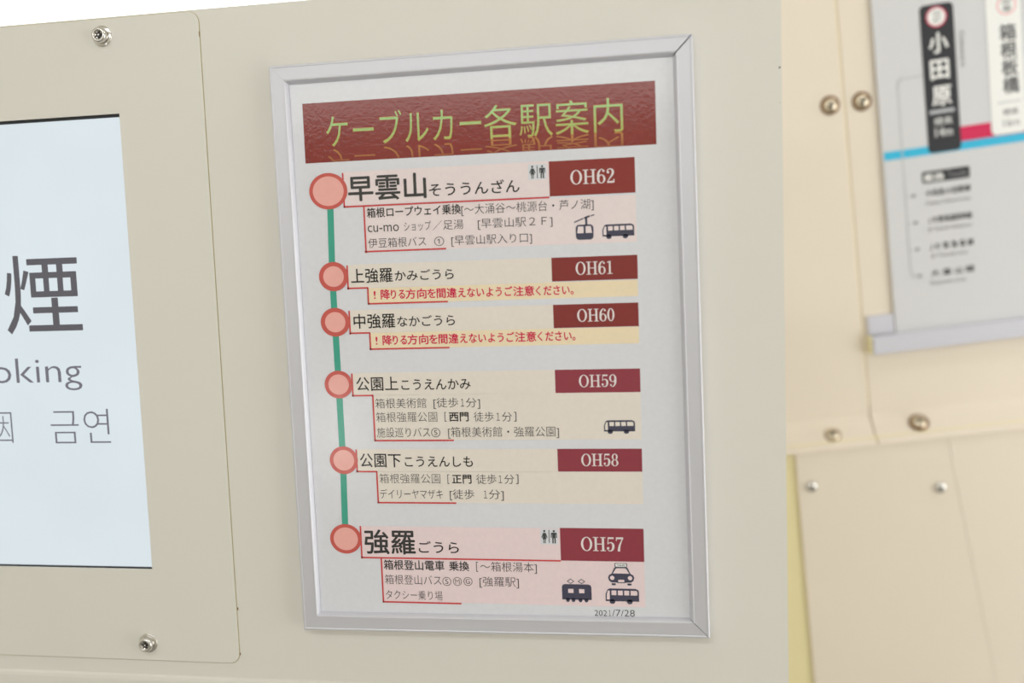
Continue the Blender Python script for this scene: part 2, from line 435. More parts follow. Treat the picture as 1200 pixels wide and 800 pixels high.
# ------------------------------------------------------------------ display
TH = 0.0010
du = thing('wall_display', 'cream-bezelled information screen showing no-smoking lettering, set in the partition left of the framed poster', 'screen', FM)
def ring_plate(name, outer_r, hole, y0, y1, mat, parent):
    x0, x1, z0, z1, r = outer_r; hx0, hx1, hz0, hz1 = hole
    bm = bmesh.new()
    out = rrect(x0, z0, x1, z1, r, 6)
    q = len(out) // 4
    inn = [(hx1, hz1), (hx0, hz1), (hx0, hz0), (hx1, hz0)]
    ov = [[bm.verts.new((p[0], y, p[1])) for p in out] for y in (y0, y1)]
    iv = [[bm.verts.new((p[0], y, p[1])) for p in inn] for y in (y0, y1)]
    n = len(out)
    for s in (0, 1):
        for c in range(4):
            seg = ov[s][c * q:(c + 1) * q]
            for a, b in zip(seg, seg[1:]):
                bm.faces.new([a, b, iv[s][c]])
            bm.faces.new([seg[-1], ov[s][((c + 1) * q) % n], iv[s][(c + 1) % 4], iv[s][c]])
    for i in range(n): bm.faces.new([ov[0][i], ov[0][(i + 1) % n], ov[1][(i + 1) % n], ov[1][i]])
    for i in range(4): bm.faces.new([iv[0][i], iv[0][(i + 1) % 4], iv[1][(i + 1) % 4], iv[1][i]])
    bmesh.ops.recalc_face_normals(bm, faces=bm.faces[:])
    e_ = [e for e in bm.edges if all(abs(v.co.y - y0) < 1e-9 for v in e.verts) and any(abs(f_.normal.y) < .1 for f_ in e.link_faces) and e.verts[0] in ov[0] and e.verts[1] in ov[0]]
    bmesh.ops.bevel(bm, geom=e_, offset=0.0004, segments=2, affect='EDGES', profile=0.5)
    me = bpy.data.meshes.new(name); bm.to_mesh(me); bm.free()
    return link(name, me, mat, parent)
ring_plate('cover_panel', (CX0, CX1, CZ0, CZ1, 0.006), (HX0, HX1, HZ0, HZ1), -TH, -0.00002, M['cream'], du)
ring_plate('seal', (CX0 - .0004, CX1 + .0004, CZ0 - .0004, CZ1 + .0003, 0.0064), (HX0 - .0005, HX1 + .0005, HZ0 - .0005, HZ1 + .0005), -.00045, -.00001, M['seal'], du)
# black bezel recessed behind the opening and the lit panel inside it
fr = ring_plate('bezel', (HX0 - .003, HX1 + .003, HZ0 - .003, HZ1 + .003, .001), (HX0 + .0009, HX1 - .0003, HZ0 + .0006, HZ1 - .0016), 0.0006, 0.003, M['bezel'], du)
scr = box('screen', HX0 - .001, HX1 + .001, 0.0018, 0.0040, HZ0 - .001, HZ1 + .001, M['lcd'], du)
SY = 0.0017
def scr_at(px, py): return FRONT.at(px, py, SY)
def screen_text(body, x1px, ymid, hpx, mat, off, ref=None, refpx=None, ink=True, x0px=None):
    b = scr_at(x1px, ymid)
    if x0px is None:
        vs, _ = glyphs(ref, off); rw = max(v[0] for v in vs) - min(v[0] for v in vs)
        vs, _ = glyphs(body, off); bw = max(v[0] for v in vs) - min(v[0] for v in vs)
        wu = (b[0] - scr_at(refpx, ymid)[0]) * bw / rw
        u0 = b[0] - wu
    else: u0 = scr_at(x0px, ymid)[0]
    h = scr_at(x1px - 30, ymid - hpx / 2)[1] - scr_at(x1px - 30, ymid + hpx / 2)[1]
    return placed_text('lettering', body, u0, b[0], b[1], h, mat, scr, SY, off, ink)
screen_text('煙', 93.8, 343.5, 92, M['lcd_text'], 0.004, x0px=5.6)
screen_text('禁', -4, 344.5, 92, M['lcd_text'], 0.004, x0px=-92)
screen_text('No smoking', 95.7, 437.8, 38.5, M['lcd_text_light'], -0.008, ref='king', refpx=18.8)
screen_text('금연', 128.8, 499, 40, M['lcd_text_light'], -0.014, x0px=59.5)
screen_text('禁烟', 14.6, 500, 38, M['lcd_text_light'], -0.014, x0px=-61)
# paint chips and a scratch along the joint of the cover
for (px, py, rx, rz) in ((278.7, 713, .00035, .0009), (281.6, 766, .00035, .0008), (233.4, 40, .0002, .0018)):
    u, z_ = FRONT.at(px, py, -TH - .00003)
    fl = Flat(); fl.poly(ell(u, z_, rx, rz, 10), -TH - .00003); fl.obj('paint_chip', M['rust'], du)
def star(cx, cz, r0, r1, n=6, a=0.3):
    return [(cx + (r0 if i % 2 else r1) * math.cos(a + math.pi * i / n), cz + (r0 if i % 2 else r1) * math.sin(a + math.pi * i / n)) for i in range(2 * n)]
def cap_screw(px, py, ang, hgt=0.0046):
    u, z_ = FRONT.at(px, py, -TH)
    s = lathe('screw', [(.0042, .0005), (.0043, .0010), (.0043, hgt * .74), (.0040, hgt * .90), (.0035, hgt * .985), (.0031, hgt), (.0026, hgt - .0001), (.0025, hgt - .0008), (.0014, hgt - .0009)], 40, M['steel'], du, u, z_, -TH)
    fl = Flat(); fl.poly(star(u, z_, .0012, .0023, 6, ang), -TH - hgt + .0005); fl.obj('socket', M['steel_dark'], s)
    lathe('washer', [(.0058, 0), (.0058, .0004), (.0055, .0006)], 36, M['steel'], s, u, z_, -TH)
    lathe('socket_pin', [(.0006, -.0002), (.0006, .0002), (.0003, .0003)], 12, M['steel'], s, u, z_, -TH - hgt + .0006)
axis = FRONT.at(3, 400)[0]
for (px, py, a) in ((120.0, 42.5, .4), (174.0, 753.0, .9)):
    cap_screw(px, py, a)
    u = 2 * axis - FRONT.at(px, py, -TH)[0]      # its twin on the far side of the screen
    z_ = FRONT.at(px, py, -TH)[1]
    s = lathe('screw', [(.0057, 0), (.0057, .0009), (.0044, .0012), (.0044, .0035), (.0034, .0046)], 28, M['steel'], du, u, z_, -TH)

# ------------------------------------------------------------------ poster frame
FH = 0.0062
CORN = [FRONT.at(314.5, 77.5, -FH), FRONT.at(811.5, 39, -FH), FRONT.at(832, 748, -FH), FRONT.at(356, 738, -FH)]
fc = (sum(c[0] for c in CORN) / 4, min(c[1] for c in CORN))
fm = Matrix.Translation((fc[0], 0, EYE + fc[1]))
TL, TR, BR, BL = [(c[0] - fc[0], c[1] - fc[1]) for c in CORN]
pf = thing('snap_frame', 'silver aluminium snap frame with mitred corners around the station guide poster', 'picture frame', fm)
RW = 0.0101
prof = [(0, 0.0), (0, FH - .0006), (.0005, FH), (.0011, FH), (.0014, FH - .0002), (.0078, FH - .0002), (.0080, FH), (.0085, FH - .0001), (.0092, FH - .0008), (.0098, FH - .0018), (RW, FH - .0024), (RW, YS * -1 + .0001), (.009, YS * -1 + .0001), (.009, 0)]
def rail(a, b, ga, gb):
    """mitred rail from outer corner a to outer corner b; gaps in metres at both mitres"""
    a = Vector((a[0], 0, a[1])); b = Vector((b[0], 0, b[1])); d = (b - a).normalized(); n = Vector((d.z, 0, -d.x))
    v = []
    for (p, sgn, g) in ((a, 1, ga), (b, -1, gb)):
        for s_, h in prof: v.append(p + n * s_ + d * sgn * (s_ + g) + Vector((0, -h, 0)))
    k = len(prof); f = [(i, (i + 1) % k, k + (i + 1) % k, k + i) for i in range(k)] + [tuple(range(k)), tuple(range(k, 2 * k))[::-1]]
    me = mesh('frame_rail', v, f)
    bm = bmesh.new(); bm.from_mesh(me); bmesh.ops.recalc_face_normals(bm, faces=bm.faces[:]); bm.to_mesh(me); bm.free()
    return link('frame_rail', me, M['alu'], pf)
rail(TL, TR, .00006, .0004); rail(TR, BR, .0004, .00024)
rail(BR, BL, .00024, .00004); rail(BL, TL, .00004, .00006)
def inset(k):
    mx = sum(c[0] for c in (TL, TR, BR, BL)) / 4; mz = sum(c[1] for c in (TL, TR, BR, BL)) / 4
    return [(c[0] - math.copysign(k, c[0] - mx), c[1] - math.copysign(k, c[1] - mz)) for c in (BL, BR, TR, TL)]
plate('backing_board', inset(.0012), -.0012, -.00002, M['dark'], pf)

# ------------------------------------------------------------------ poster
PO = (-0.105, -0.195)
PM = Matrix.Translation((PO[0], YS, EYE + PO[1]))
po = thing('poster', 'laminated station guide poster with maroon banner and six numbered stops, inside the silver frame', 'poster', PM)
# the sheet tucks under the lips of the frame
plate('sheet', [(a + fc[0] - PO[0], b + fc[1] - PO[1]) for a, b in inset(.0092)], 0.0, 0.0006, M['paper'], po)
def q(z, x, y):
    a = pp(z, x, y); return (a[0] - PO[0], a[1] - PO[1])
def panel(name, pts, mat, lay, parent=po, label=None):
    """upright printed rectangle through the given photographed corners"""
    P = [q(*p) for p in pts]
    x0 = (P[0][0] + P[3][0]) / 2; x1 = (P[1][0] + P[2][0]) / 2; z1 = (P[0][1] + P[1][1]) / 2; z0 = (P[2][1] + P[3][1]) / 2
    fl = Flat(); fl.poly([(x0, z0), (x1, z0), (x1, z1), (x0, z1)], -lay * LAY)
    return fl.obj(name, mat, parent, label)
bn = panel('banner', [('A', 40, 113), ('A', 1167, 40), ('A', 1170, 243), ('A', 48, 304)], M['banner'], 1, label='maroon title banner')
# banner lettering: orange keyline, green face, printed mirror image below
zt = q('A', 620, 130)[1]; zb = q('A', 620, 228)[1]
M['title'] = printed('title_green_ink', rgb(168, 176, 92, 1.2), (rgb(150, 196, 128, 1.2), zb, zt))
M['title_edge'] = printed('title_keyline_ink', rgb(186, 132, 70, 1.15))
M['title_mirror'] = printed('title_mirror_ink', rgb(184, 122, 64, 1.1), (rgb(136, 58, 48, 1.1), zb - .0010, zb - .0115))
for body, x0, x1 in (('ケーブルカー', 116, 610), ('各駅案内', 620, 1063)):
    ya = 205 - (x0 - 115) * 55 / 950.; yb = 205 - (x1 - 115) * 55 / 950.
    ptext(bn, body, 'A', x0 - 1.0, ya, 'A', x1 + 1.0, yb, 106, M['title_edge'], 0.004, 3, label='orange keyline of the title')
    ptext(bn, body, 'A', x0, ya, 'A', x1, yb, 105, M['title'], -0.009, 4, label='green title lettering')
    a = q('A', x0, ya); b = q('A', x1, yb)
    hsz = (q('A', x0, ya - 52)[1] - q('A', x0, ya + 52)[1]) / .9
    vm = (a[1] + b[1]) / 2
    foot = vm - hsz * .45
    vs, fs = glyphs(body, -0.003)
    gx0 = min(v_[0] for v_ in vs); gx1 = max(v_[0] for v_ in vs)
    # the mirror image is printed only as far as the banner's lower edge
    lim = q('A', 610, 272)[1]
    bm = bmesh.new()
    V_ = [bm.verts.new((a[0] + (x - gx0) * (b[0] - a[0]) / (gx1 - gx0), 0, foot - (y + .08) * hsz * .52)) for x, y in vs]
    for f_ in fs:
        try: bm.faces.new([V_[i] for i in f_][::-1])
        except ValueError: pass
    bmesh.ops.bisect_plane(bm, geom=bm.verts[:] + bm.edges[:] + bm.faces[:], plane_co=(0, 0, lim), plane_no=(0, 0, -1), clear_outer=True)
    for v_ in bm.verts: v_.co.y = -2 * LAY
    me = bpy.data.meshes.new('mirror_lettering'); bm.to_mesh(me); bm.free()
    link('mirror_lettering', me, M['title_mirror'], bn, 'faded mirror image of the title')

# ---- serif numerals for the number plates
def stroke(fl, pts, y, T, n=8):
    P = [Vector(p) for p in pts]; out = []
    for i in range(len(P) - 1):
        p0 = P[max(i - 1, 0)]; p1 = P[i]; p2 = P[i + 1]; p3 = P[min(i + 2, len(P) - 1)]
        for k in range(n):
            t = k / n
            out.append(.5 * ((2 * p1) + (p2 - p0) * t + (2 * p0 - 5 * p1 + 4 * p2 - p3) * t * t + (3 * p1 - p0 - 3 * p2 + p3) * t ** 3))
    out.append(P[-1])
    L = []; R_ = []
    for i, p in enumerate(out):
        d = out[min(i + 1, len(out) - 1)] - out[max(i - 1, 0)]
        nn = Vector((-d.y, d.x, 0)); nn.normalize()
        L.append((p.x + nn.x * p.z / 2, p.y + nn.y * p.z / 2)); R_.append((p.x - nn.x * p.z / 2, p.y - nn.y * p.z / 2))
    for i in range(len(out) - 1): fl.poly([T(*L[i]), T(*L[i + 1]), T(*R_[i + 1]), T(*R_[i])], y)
def serif(fl, ch, y, T):
    E = lambda cx, cy, rx, ry: [T(*p) for p in ell(cx, cy, rx, ry, 36)]
    y2 = y - 8e-6; y3 = y - 16e-6
    B = lambda x0, y0, x1, y1: fl.poly([T(x0, y0), T(x1, y0), T(x1, y1), T(x0, y1)], y2 if x1 - x0 > .3 else y)
    if ch == 'O': fl.ring(E(.39, .5, .39, .51), E(.39, .5, .235, .455), y)
    if ch == 'H':
        B(.11, 0, .26, 1); B(.61, 0, .76, 1); B(.2, .475, .7, .535)
        for x in (0, .50): B(x, 0, x + .37, .055); B(x, .945, x + .37, 1)
    if ch == '0': fl.ring(E(.28, .5, .28, .51), E(.28, .5, .135, .455), y)
    if ch == '8': fl.ring(E(.28, .745, .235, .265), E(.28, .745, .11, .215), y); fl.ring(E(.28, .265, .28, .275), E(.28, .265, .135, .225), y)
    if ch in '69':
        T2 = T if ch == '6' else (lambda a, b: T(.56 - a, 1 - b))
        fl.ring([T2(*p) for p in ell(.28, .30, .28, .31, 36)], [T2(*p) for p in ell(.29, .30, .135, .26, 36)], y)
        stroke(fl, [(.44, .90, .06), (.34, .975, .05), (.20, .90, .10), (.10, .70, .14), (.075, .45, .15), (.085, .28, .14)], y2, T2)
        fl.poly([T2(*p) for p in ell(.44, .85, .075, .075, 16)], y3)
    if ch == '1':
        B(.20, 0, .34, 1); B(.06, 0, .48, .055); fl.poly([T(.06, .86), T(.21, .88), T(.30, 1), T(.22, 1), T(.06, .91)], y)
    if ch == '2':
        fl.poly([T(*p) for p in ell(.12, .74, .085, .08, 16)], y3)
        stroke(fl, [(.06, .77, .05), (.10, .91, .06), (.26, .97, .07), (.41, .88, .13), (.44, .72, .15), (.38, .54, .13), (.22, .32, .07), (.08, .10, .05)], y, T)
        B(.05, 0, .52, .13); B(.46, 0, .53, .26)
    if ch == '5':
        B(.09, .88, .49, 1); stroke(fl, [(.11, .90, .05), (.10, .70, .05), (.085, .50, .05)], y, T)
        fl.poly([T(*p) for p in ell(.10, .22, .085, .08, 16)], y3)
        stroke(fl, [(.10, .52, .04), (.18, .60, .05), (.32, .61, .08), (.44, .50, .14), (.46, .32, .16), (.40, .12, .13), (.26, .025, .06), (.12, .06, .05), (.05, .19, .05)], y3 + 2e-6, T)
    if ch == '7':
        B(.05, .87, .53, 1); B(.03, .74, .085, 1)
        stroke(fl, [(.49, .92, .06), (.38, .68, .08), (.28, .42, .12), (.23, .18, .16), (.22, 0, .17)], y, T)
WID = {'O': .78, 'H': .87, '1': .52, '7': .56}
def plate_text(parent, s, za, x0, y0, x1, y1, h):
    a = q(za, x0, y0); b = q(za, x1, y1)
    hgt = q(za, x0, y0 - h / 2)[1] - q(za, x0, y0 + h / 2)[1]
    tot = sum(WID.get(c, .56) for c in s) + .06 * (len(s) - 1)
    k = (b[0] - a[0]) / tot; vm = (a[1] + b[1]) / 2 - hgt / 2; x = 0
    fl = Flat()
    for c in s:
        serif(fl, c, -2 * LAY, lambda p, r, x=x: (a[0] + (x + p) * k, vm + r * hgt))
        x += WID.get(c, .56) + .06
    fl.obj('lettering', M['plate_text'], parent)

# ---- symbols
class Icon:
    def __init__(s, z, x0, y0, x1, y1, y):      # box of the symbol, y0 = mid height left, y1 = mid height right, given by corners
        s.a = q(z, x0, y1); s.b = q(z, x1, y0); s.y = y; s.fl = Flat()
    def T(s, p): return (s.a[0] + p[0] * (s.b[0] - s.a[0]), s.a[1] + p[1] * (s.b[1] - s.a[1]))
    def add(s, pts, mi=0, up=0): s.fl.poly([s.T(p) for p in pts], s.y - up * LAY * .5, mi)
def bus(parent, z, x0, y0, x1, y1, mbg):
    i = Icon(z, x0, y0, x1, y1, -3 * LAY)
    i.add([(0, .17), (0, .62), (.06, .93), (.12, 1), (.90, 1), (.98, .92), (1, .80), (1, .17)])
    i.add(ell(.20, .14, .085, .15, 20)); i.add(ell(.72, .14, .085, .15, 20))
    i.add([(.035, .28), (.035, .60), (.075, .86), (.125, .86), (.125, .28)], 1, 1)
    for a in (.18, .37, .56): i.add([(a, .57), (a + .145, .57), (a + .145, .87), (a, .87)], 1, 1)
    i.add([(.75, .57), (.95, .57), (.95, .80), (.92, .87), (.75, .87)], 1, 1)
    i.fl.obj('bus_symbol', [M['navy'], mbg], parent, 'dark bus pictogram')
def gondola(parent, z, x0, y0, x1, y1, mbg):
    i = Icon(z, x0, y0, x1, y1, -3 * LAY)
    i.add(rrect(.08, 0, .94, .62, .16)); i.add([(.55, .60), (.65, .60), (.65, .93), (.55, .93)])
    i.add([(.02, .70), (0, .74), (.45, .90), (.47, .85)]); i.add([(.50, .85), (.50, .92), (.78, 1.0), (.78, .92)]); i.add([(.82, .94), (.82, .985), (1, 1.03), (1, .98)])
    i.add([(.15, .27), (.19, .55), (.46, .55), (.46, .27)], 1, 1); i.add([(.56, .27), (.56, .55), (.82, .55), (.87, .27)], 1, 1)
    i.fl.obj('gondola_symbol', [M['navy'], mbg], parent, 'dark cable-gondola pictogram')
def tram(parent, z, x0, y0, x1, y1, mbg):
    i = Icon(z, x0, y0, x1, y1, -3 * LAY)
    i.add([(0, .12), (0, .66), (.03, .74), (.11, .77), (.89, .77), (.97, .74), (1, .66), (1, .12)])
    for a in (.19, .38, .62, .82): i.add(ell(a, .10, .065, .085, 16))
    for a in (.21, .58): i.add([(a, .40), (a + .18, .40), (a + .18, .57), (a, .57)], 1, 1)
    for c in (.30, .67):
        o_ = [(c, 1), (c + .13, .89), (c, .78), (c - .13, .89)]; n_ = [(c, .965), (c + .09, .89), (c, .815), (c - .09, .89)]
        i.fl.ring([i.T(p) for p in o_], [i.T(p) for p in n_], i.y)
    i.fl.obj('tram_symbol', [M['navy'], mbg], parent, 'dark mountain-railway pictogram')
def taxi(parent, z, x0, y0, x1, y1, mbg):
    i = Icon(z, x0, y0, x1, y1, -3 * LAY)
    i.add([(.04, .20), (0, .34), (.04, .46), (.14, .52), (.24, .78), (.32, .83), (.68, .83), (.76, .78), (.86, .52), (.96, .46), (1, .34), (.96, .20), (.88, .13), (.66, .12), (.64, .10), (.36, .10), (.34, .12), (.12, .13)])
    i.add(rrect(.26, .81, .74, 1, .04)); i.add(rrect(.295, .835, .705, .975, .03), 2, 1)
    i.add([(.19, .53), (.30, .74), (.35, .77), (.65, .77), (.70, .74), (.81, .53)], 1, 1)
    i.add(ell(.16, .33, .085, .095, 20), 1, 1); i.add(ell(.84, .33, .085, .095, 20), 1, 1)
    i.add(rrect(.385, .14, .615, .25, .02), 1, 1)
    i.add(rrect(.13, 0, .29, .09, .03)); i.add(rrect(.73, 0, .89, .09, .03))
    vs, fs = glyphs('TAXI', 0.02); X = max(v_[0] for v_ in vs)
    for f_ in fs: i.add([(.34 + vs[k_][0] / X * .32, .865 + vs[k_][1] / .7 * .08) for k_ in f_], 0, 2)
    i.fl.obj('taxi_symbol', [M['navy'], mbg, M['map_white']], parent, 'dark taxi pictogram')
def restroom(parent, z, x0, y0, x1, y1):
    i = Icon(z, x0, y0, x1, y1, -3 * LAY)
    i.add([(-.06, -.08), (1.06, -.08), (1.06, 1.08), (-.06, 1.08)], 1, -1)
    i.add(ell(.20, .90, .065, .085, 16)); i.add(ell(.80, .90, .065, .085, 16))
    i.add([(.12, .78), (.28, .78), (.40, .42), (.34, .40), (.27, .60), (.33, .30), (.07, .30), (.13, .60), (.06, .40), (0, .42)])
    i.add([(.12, .30), (.18, .30), (.18, 0), (.13, 0)]); i.add([(.22, .30), (.28, .30), (.27, 0), (.22, 0)])
    i.add([(.47, .02), (.52, .02), (.52, .98), (.47, .98)])
    i.add([(.66, .79), (.94, .79), (.99, .74), (.99, .40), (.94, .40), (.93, .68), (.67, .68), (.66, .40), (.61, .40), (.61, .74)])
    i.add([(.69, .70), (.91, .70), (.91, 0), (.825, 0), (.82, .38), (.78, .38), (.775, 0), (.69, 0)])
    i.fl.obj('restroom_symbol', [M['pict'], M['paper']], parent, 'woman and man pictogram')

def hline(z, x0, y0, z2, x1, y1, t, lay=2, name='bracket_line', parent=po, mat='red_line', drop=0):
    a = q(z, x0, y0); b = q(z2, x1, y1); v_ = (a[1] + b[1]) / 2
    fl = Flat(); fl.poly([(a[0], v_ - t / 2), (b[0], v_ - t / 2), (b[0], v_ + t / 2), (a[0], v_ + t / 2)], -lay * LAY)
    return fl
def bracket(segs, t=0.00088):
    """one printed red bracket: list of (zone, x0, y0, zone, x1, y1)"""
    fl = Flat()
    for z, x0, y0, z2, x1, y1 in segs:
        a = q(z, x0, y0); b = q(z2, x1, y1)
        if abs(a[0] - b[0]) < abs(a[1] - b[1]):
            u = (a[0] + b[0]) / 2; c = [(u - t / 2, b[1] - t / 2), (u + t / 2, b[1] - t / 2), (u + t / 2, a[1]), (u - t / 2, a[1])]
        else:
            v_ = (a[1] + b[1]) / 2; c = [(a[0] - t / 2, v_ - t / 2), (b[0], v_ - t / 2), (b[0], v_ + t / 2), (a[0] - t / 2, v_ + t / 2)]
        fl.poly(c, -4 * LAY)
    fl.obj('bracket_line', M['red_line'], po)

# ---- stop 1
n1 = panel('name_panel', [('B', 313, 108), ('A', 828, 296), ('A', 829, 411), ('B', 320, 300)], M['pink'], 1)
d1 = panel('detail_panel', [('A', 240, 441), ('A', 1105, 405), ('A', 1108, 551), ('A', 240, 590)], M['pink'], 1)
ptext(n1, '早雲山', 'B', 341, 205, 'B', 795, 187, 146, M['charcoal'], .020, ink=True)
ptext(n1, 'そううんざん', 'A', 444, 387, 'A', 733, 375, 42, M['black'], .010, ink=True, name='kana_lettering')
restroom(n1, 'C', 302, 65, 395, 148)
pl = panel('number_plate', [('C', 416, 45), ('C', 918, 20), ('C', 924, 229), ('C', 420, 249)], M['plate_top'], 1)
plate_text(pl, 'OH62', 'C', 542, 140, 802, 127, 84)
L1 = .000
ptext(d1, '箱根ロープウェイ乗換', 'B', 450, 347, 'B', 1000, 326, 56, M['black'], .014)
ptext(d1, '[～大涌谷～桃源台・芦ノ湖]', 'B', 1003, 330, 'C', 678, 293, 58, M['charcoal'], -.006)
ptext(d1, 'cu-mo', 'B', 455, 440, 'B', 638, 435, 39, M['charcoal'], -.004, ink=True)
ptext(d1, 'ショップ', 'B', 668, 428, 'B', 825, 421, 56, M['charcoal'], -.006)
ptext(d1, '／足湯', 'B', 835, 421, 'B', 1015, 414, 56, M['charcoal'], -.006)
ptext(d1, '[早雲山駅２Ｆ]', 'B', 1100, 410, 'C', 437, 393, 56, M['charcoal'], -.006)
ptext(d1, '伊豆箱根バス', 'B', 458, 525, 'B', 797, 515, 56, M['charcoal'], -.006)
ptext(d1, '①', 'B', 845, 513, 'B', 902, 513, 54, M['charcoal'], 0, ink=True)
ptext(d1, '[早雲山駅入り口]', 'B', 945, 508, 'C', 317, 493, 56, M['charcoal'], -.006)
gondola(d1, 'C', 566, 358, 682, 506, M['pink']); bus(d1, 'C', 731, 408, 915, 500, M['pink'])
bracket([('B', 308, 113, 'B', 318, 313), ('B', 318, 313, 'C', 420, 255)])
bracket([('B', 435, 310, 'B', 443, 577), ('B', 443, 575, 'B', 915, 555)])
# ---- stop 2
n2 = panel('name_panel', [('D', 238, 98), ('E', 382, 61), ('E', 385, 200), ('D', 245, 238)], M['beige'], 1)
d2 = panel('detail_panel', [('D', 357, 238), ('E', 887, 186), ('E', 888, 283), ('D', 360, 330)], M['sand'], 1, label='sand-coloured warning strip')
ptext(n2, '上強羅', 'D', 258, 168, 'D', 500, 162, 83, M['black'], .010)
ptext(n2, 'かみごうら', 'D', 514, 162, 'D', 858, 155, 62, M['black'], .011, ink=True, name='kana_lettering')
pl = panel('number_plate', [('E', 380, 60), ('E', 885, 42), ('E', 887, 184), ('E', 385, 198)], M['plate_mid'], 1)
plate_text(pl, 'OH61', 'E', 523, 122, 742, 116, 76)
def warning(parent, dx, dy):
    ya = lambda px: 345.2 - (px - 446.4) * 5.6 / 225 + dy
    for s, a, b in (('降', 446.4, 457), ('りる', 458.3, 474.5), ('方向', 475.5, 499.6), ('を', 501, 510.5), ('間違', 512, 535),
                    ('えない', 537, 567.3), ('ようご', 570.0, 600.3), ('注意', 601.6, 626), ('ください。', 628, 672)):
        ptext(parent, s, 'P', a + dx, ya(a), 'P', b + dx, ya(b), 11.2, M['crimson'], .020, label=None)
    ptext(parent, '!', 'P', 438 + dx, ya(438), 'P', 440.3 + dx, ya(440), 9.2, M['crimson'], .004, ink=True)
warning(d2, 0, 0)
bracket([('D', 235, 105, 'D', 240, 241), ('D', 240, 240, 'D', 358, 235)]); bracket([('D', 355, 234, 'D', 360, 329), ('D', 360, 329, 'D', 825, 316)])
# ---- stop 3
n3 = panel('name_panel', [('D', 250, 365), ('E', 390, 337), ('E', 395, 473), ('D', 255, 500)], M['beige'], 1)
d3 = panel('detail_panel', [('D', 369, 500), ('E', 893, 461), ('E', 895, 557), ('D', 372, 596)], M['sand'], 1, label='sand-coloured warning strip')
ptext(n3, '中強羅', 'D', 273, 435, 'D', 515, 428, 83, M['black'], .010)
ptext(n3, 'なかごうら', 'D', 528, 430, 'D', 865, 425, 62, M['black'], .011, ink=True, name='kana_lettering')
pl = panel('number_plate', [('E', 390, 336), ('E', 890, 321), ('E', 893, 460), ('E', 395, 472)], M['plate_mid'], 1)
plate_text(pl, 'OH60', 'E', 532, 398, 750, 392, 74)
warning(d3, 2.2, 53.6)
bracket([('D', 247, 370, 'D', 252, 504), ('D', 252, 503, 'D', 370, 498)]); bracket([('D', 367, 498, 'D', 372, 596), ('D', 372, 595, 'D', 835, 585)])
# ---- stop 4
n4 = panel('name_panel', [('F', 267, 85), ('G', 401, 66), ('G', 405, 205), ('F', 272, 215)], M['beige'], 1)
fl = Flat(); A_ = q('F', 389, 214); B_ = q('G', 909, 473); C_ = q('G', 405, 200); D_ = q('F', 272, 216)
d4 = panel('detail_panel', [('F', 385, 215), ('G', 903, 196), ('G', 909, 471), ('F', 398, 481)], M['beige'], 1)
ptext(n4, '公園上', 'F', 288, 150, 'F', 533, 148, 80, M['black'], .008)
ptext(n4, 'こうえんかみ', 'F', 552, 152, 'F', 957, 150, 62, M['black'], .011, ink=True, name='kana_lettering')
pl = panel('number_plate', [('G', 401, 67), ('G', 900, 57), ('G', 903, 193), ('G', 405, 204)], M['plate_low'], 1)
plate_text(pl, 'OH59', 'G', 542, 132, 762, 129, 72)
ptext(d4, '箱根美術館', 'F', 400, 263, 'F', 698, 262, 58, M['grey_text'], -.008)
for s_, a, b in (('[徒歩', 740, 885), ('１', 900, 920), ('分]', 930, 1013)): ptext(d4, s_, 'F', a, 259, 'F', b, 258, 56, M['grey_text'], -.006)
ptext(d4, '箱根強羅公園', 'F', 405, 343, 'F', 762, 343, 58, M['grey_text'], -.010)
ptext(d4, '[', 'F', 805, 341, 'F', 816, 341, 56, M['grey_text'], -.008, ink=True)
ptext(d4, '西門', 'F', 833, 341, 'F', 945, 341, 54, M['black'], .020)
for s_, a, b in (('徒歩', 976, 1093), ('１', 1109, 1129), ('分', 1142, 1200)): ptext(d4, s_, 'F', a, 341, 'F', b, 341, 56, M['grey_text'], -.006)
ptext(d4, ']', 'G', 162, 340, 'G', 176, 340, 56, M['grey_text'], -.008, ink=True)
ptext(d4, '施設巡りバス', 'F', 410, 433, 'F', 720, 433, 58, M['grey_text'], -.008)
ptext(d4, 'Ⓢ', 'F', 727, 433, 'F', 780, 433, 54, M['grey_text'], 0, ink=True)
ptext(d4, '[箱根美術館・強羅公園]', 'F', 826, 431, 'G', 425, 428, 58, M['grey_text'], -.007)
bus(d4, 'G', 690, 360, 870, 440, M['beige'])
bracket([('F', 263, 87, 'F', 268, 218), ('F', 268, 217, 'F', 388, 216)]); bracket([('F', 385, 216, 'F', 398, 480), ('F', 398, 480, 'F', 860, 479)])
# ---- stop 5
n5 = panel('name_panel', [('H', 292, 80), ('I', 416, 79), ('I', 420, 214), ('H', 297, 212)], M['beige'], 1)
d5 = panel('detail_panel', [('H', 410, 212), ('I', 914, 213), ('I', 919, 401), ('H', 418, 394)], M['beige'], 1)
ptext(n5, '公園下', 'H', 310, 147, 'H', 549, 147, 80, M['black'], .008)
ptext(n5, 'こうえんしも', 'H', 572, 153, 'H', 970, 153, 60, M['black'], .011, ink=True, name='kana_lettering')
pl = panel('number_plate', [('I', 415, 80), ('I', 910, 76), ('I', 914, 210), ('I', 420, 214)], M['plate_low'], 1)
plate_text(pl, 'OH58', 'I', 556, 145, 773, 142, 72)
ptext(d5, '箱根強羅公園', 'H', 425, 253, 'H', 780, 254, 56, M['grey_text'], -.010)
ptext(d5, '[', 'H', 822, 256, 'H', 833, 256, 56, M['grey_text'], -.008, ink=True)
ptext(d5, '正門', 'H', 850, 256, 'H', 962, 256, 52, M['black'], .020)
for s_, a, b in (('徒歩', 991, 1108), ('１', 1122, 1142), ('分', 1155, 1213)): ptext(d5, s_, 'H', a, 257, 'H', b, 257, 56, M['grey_text'], -.006)
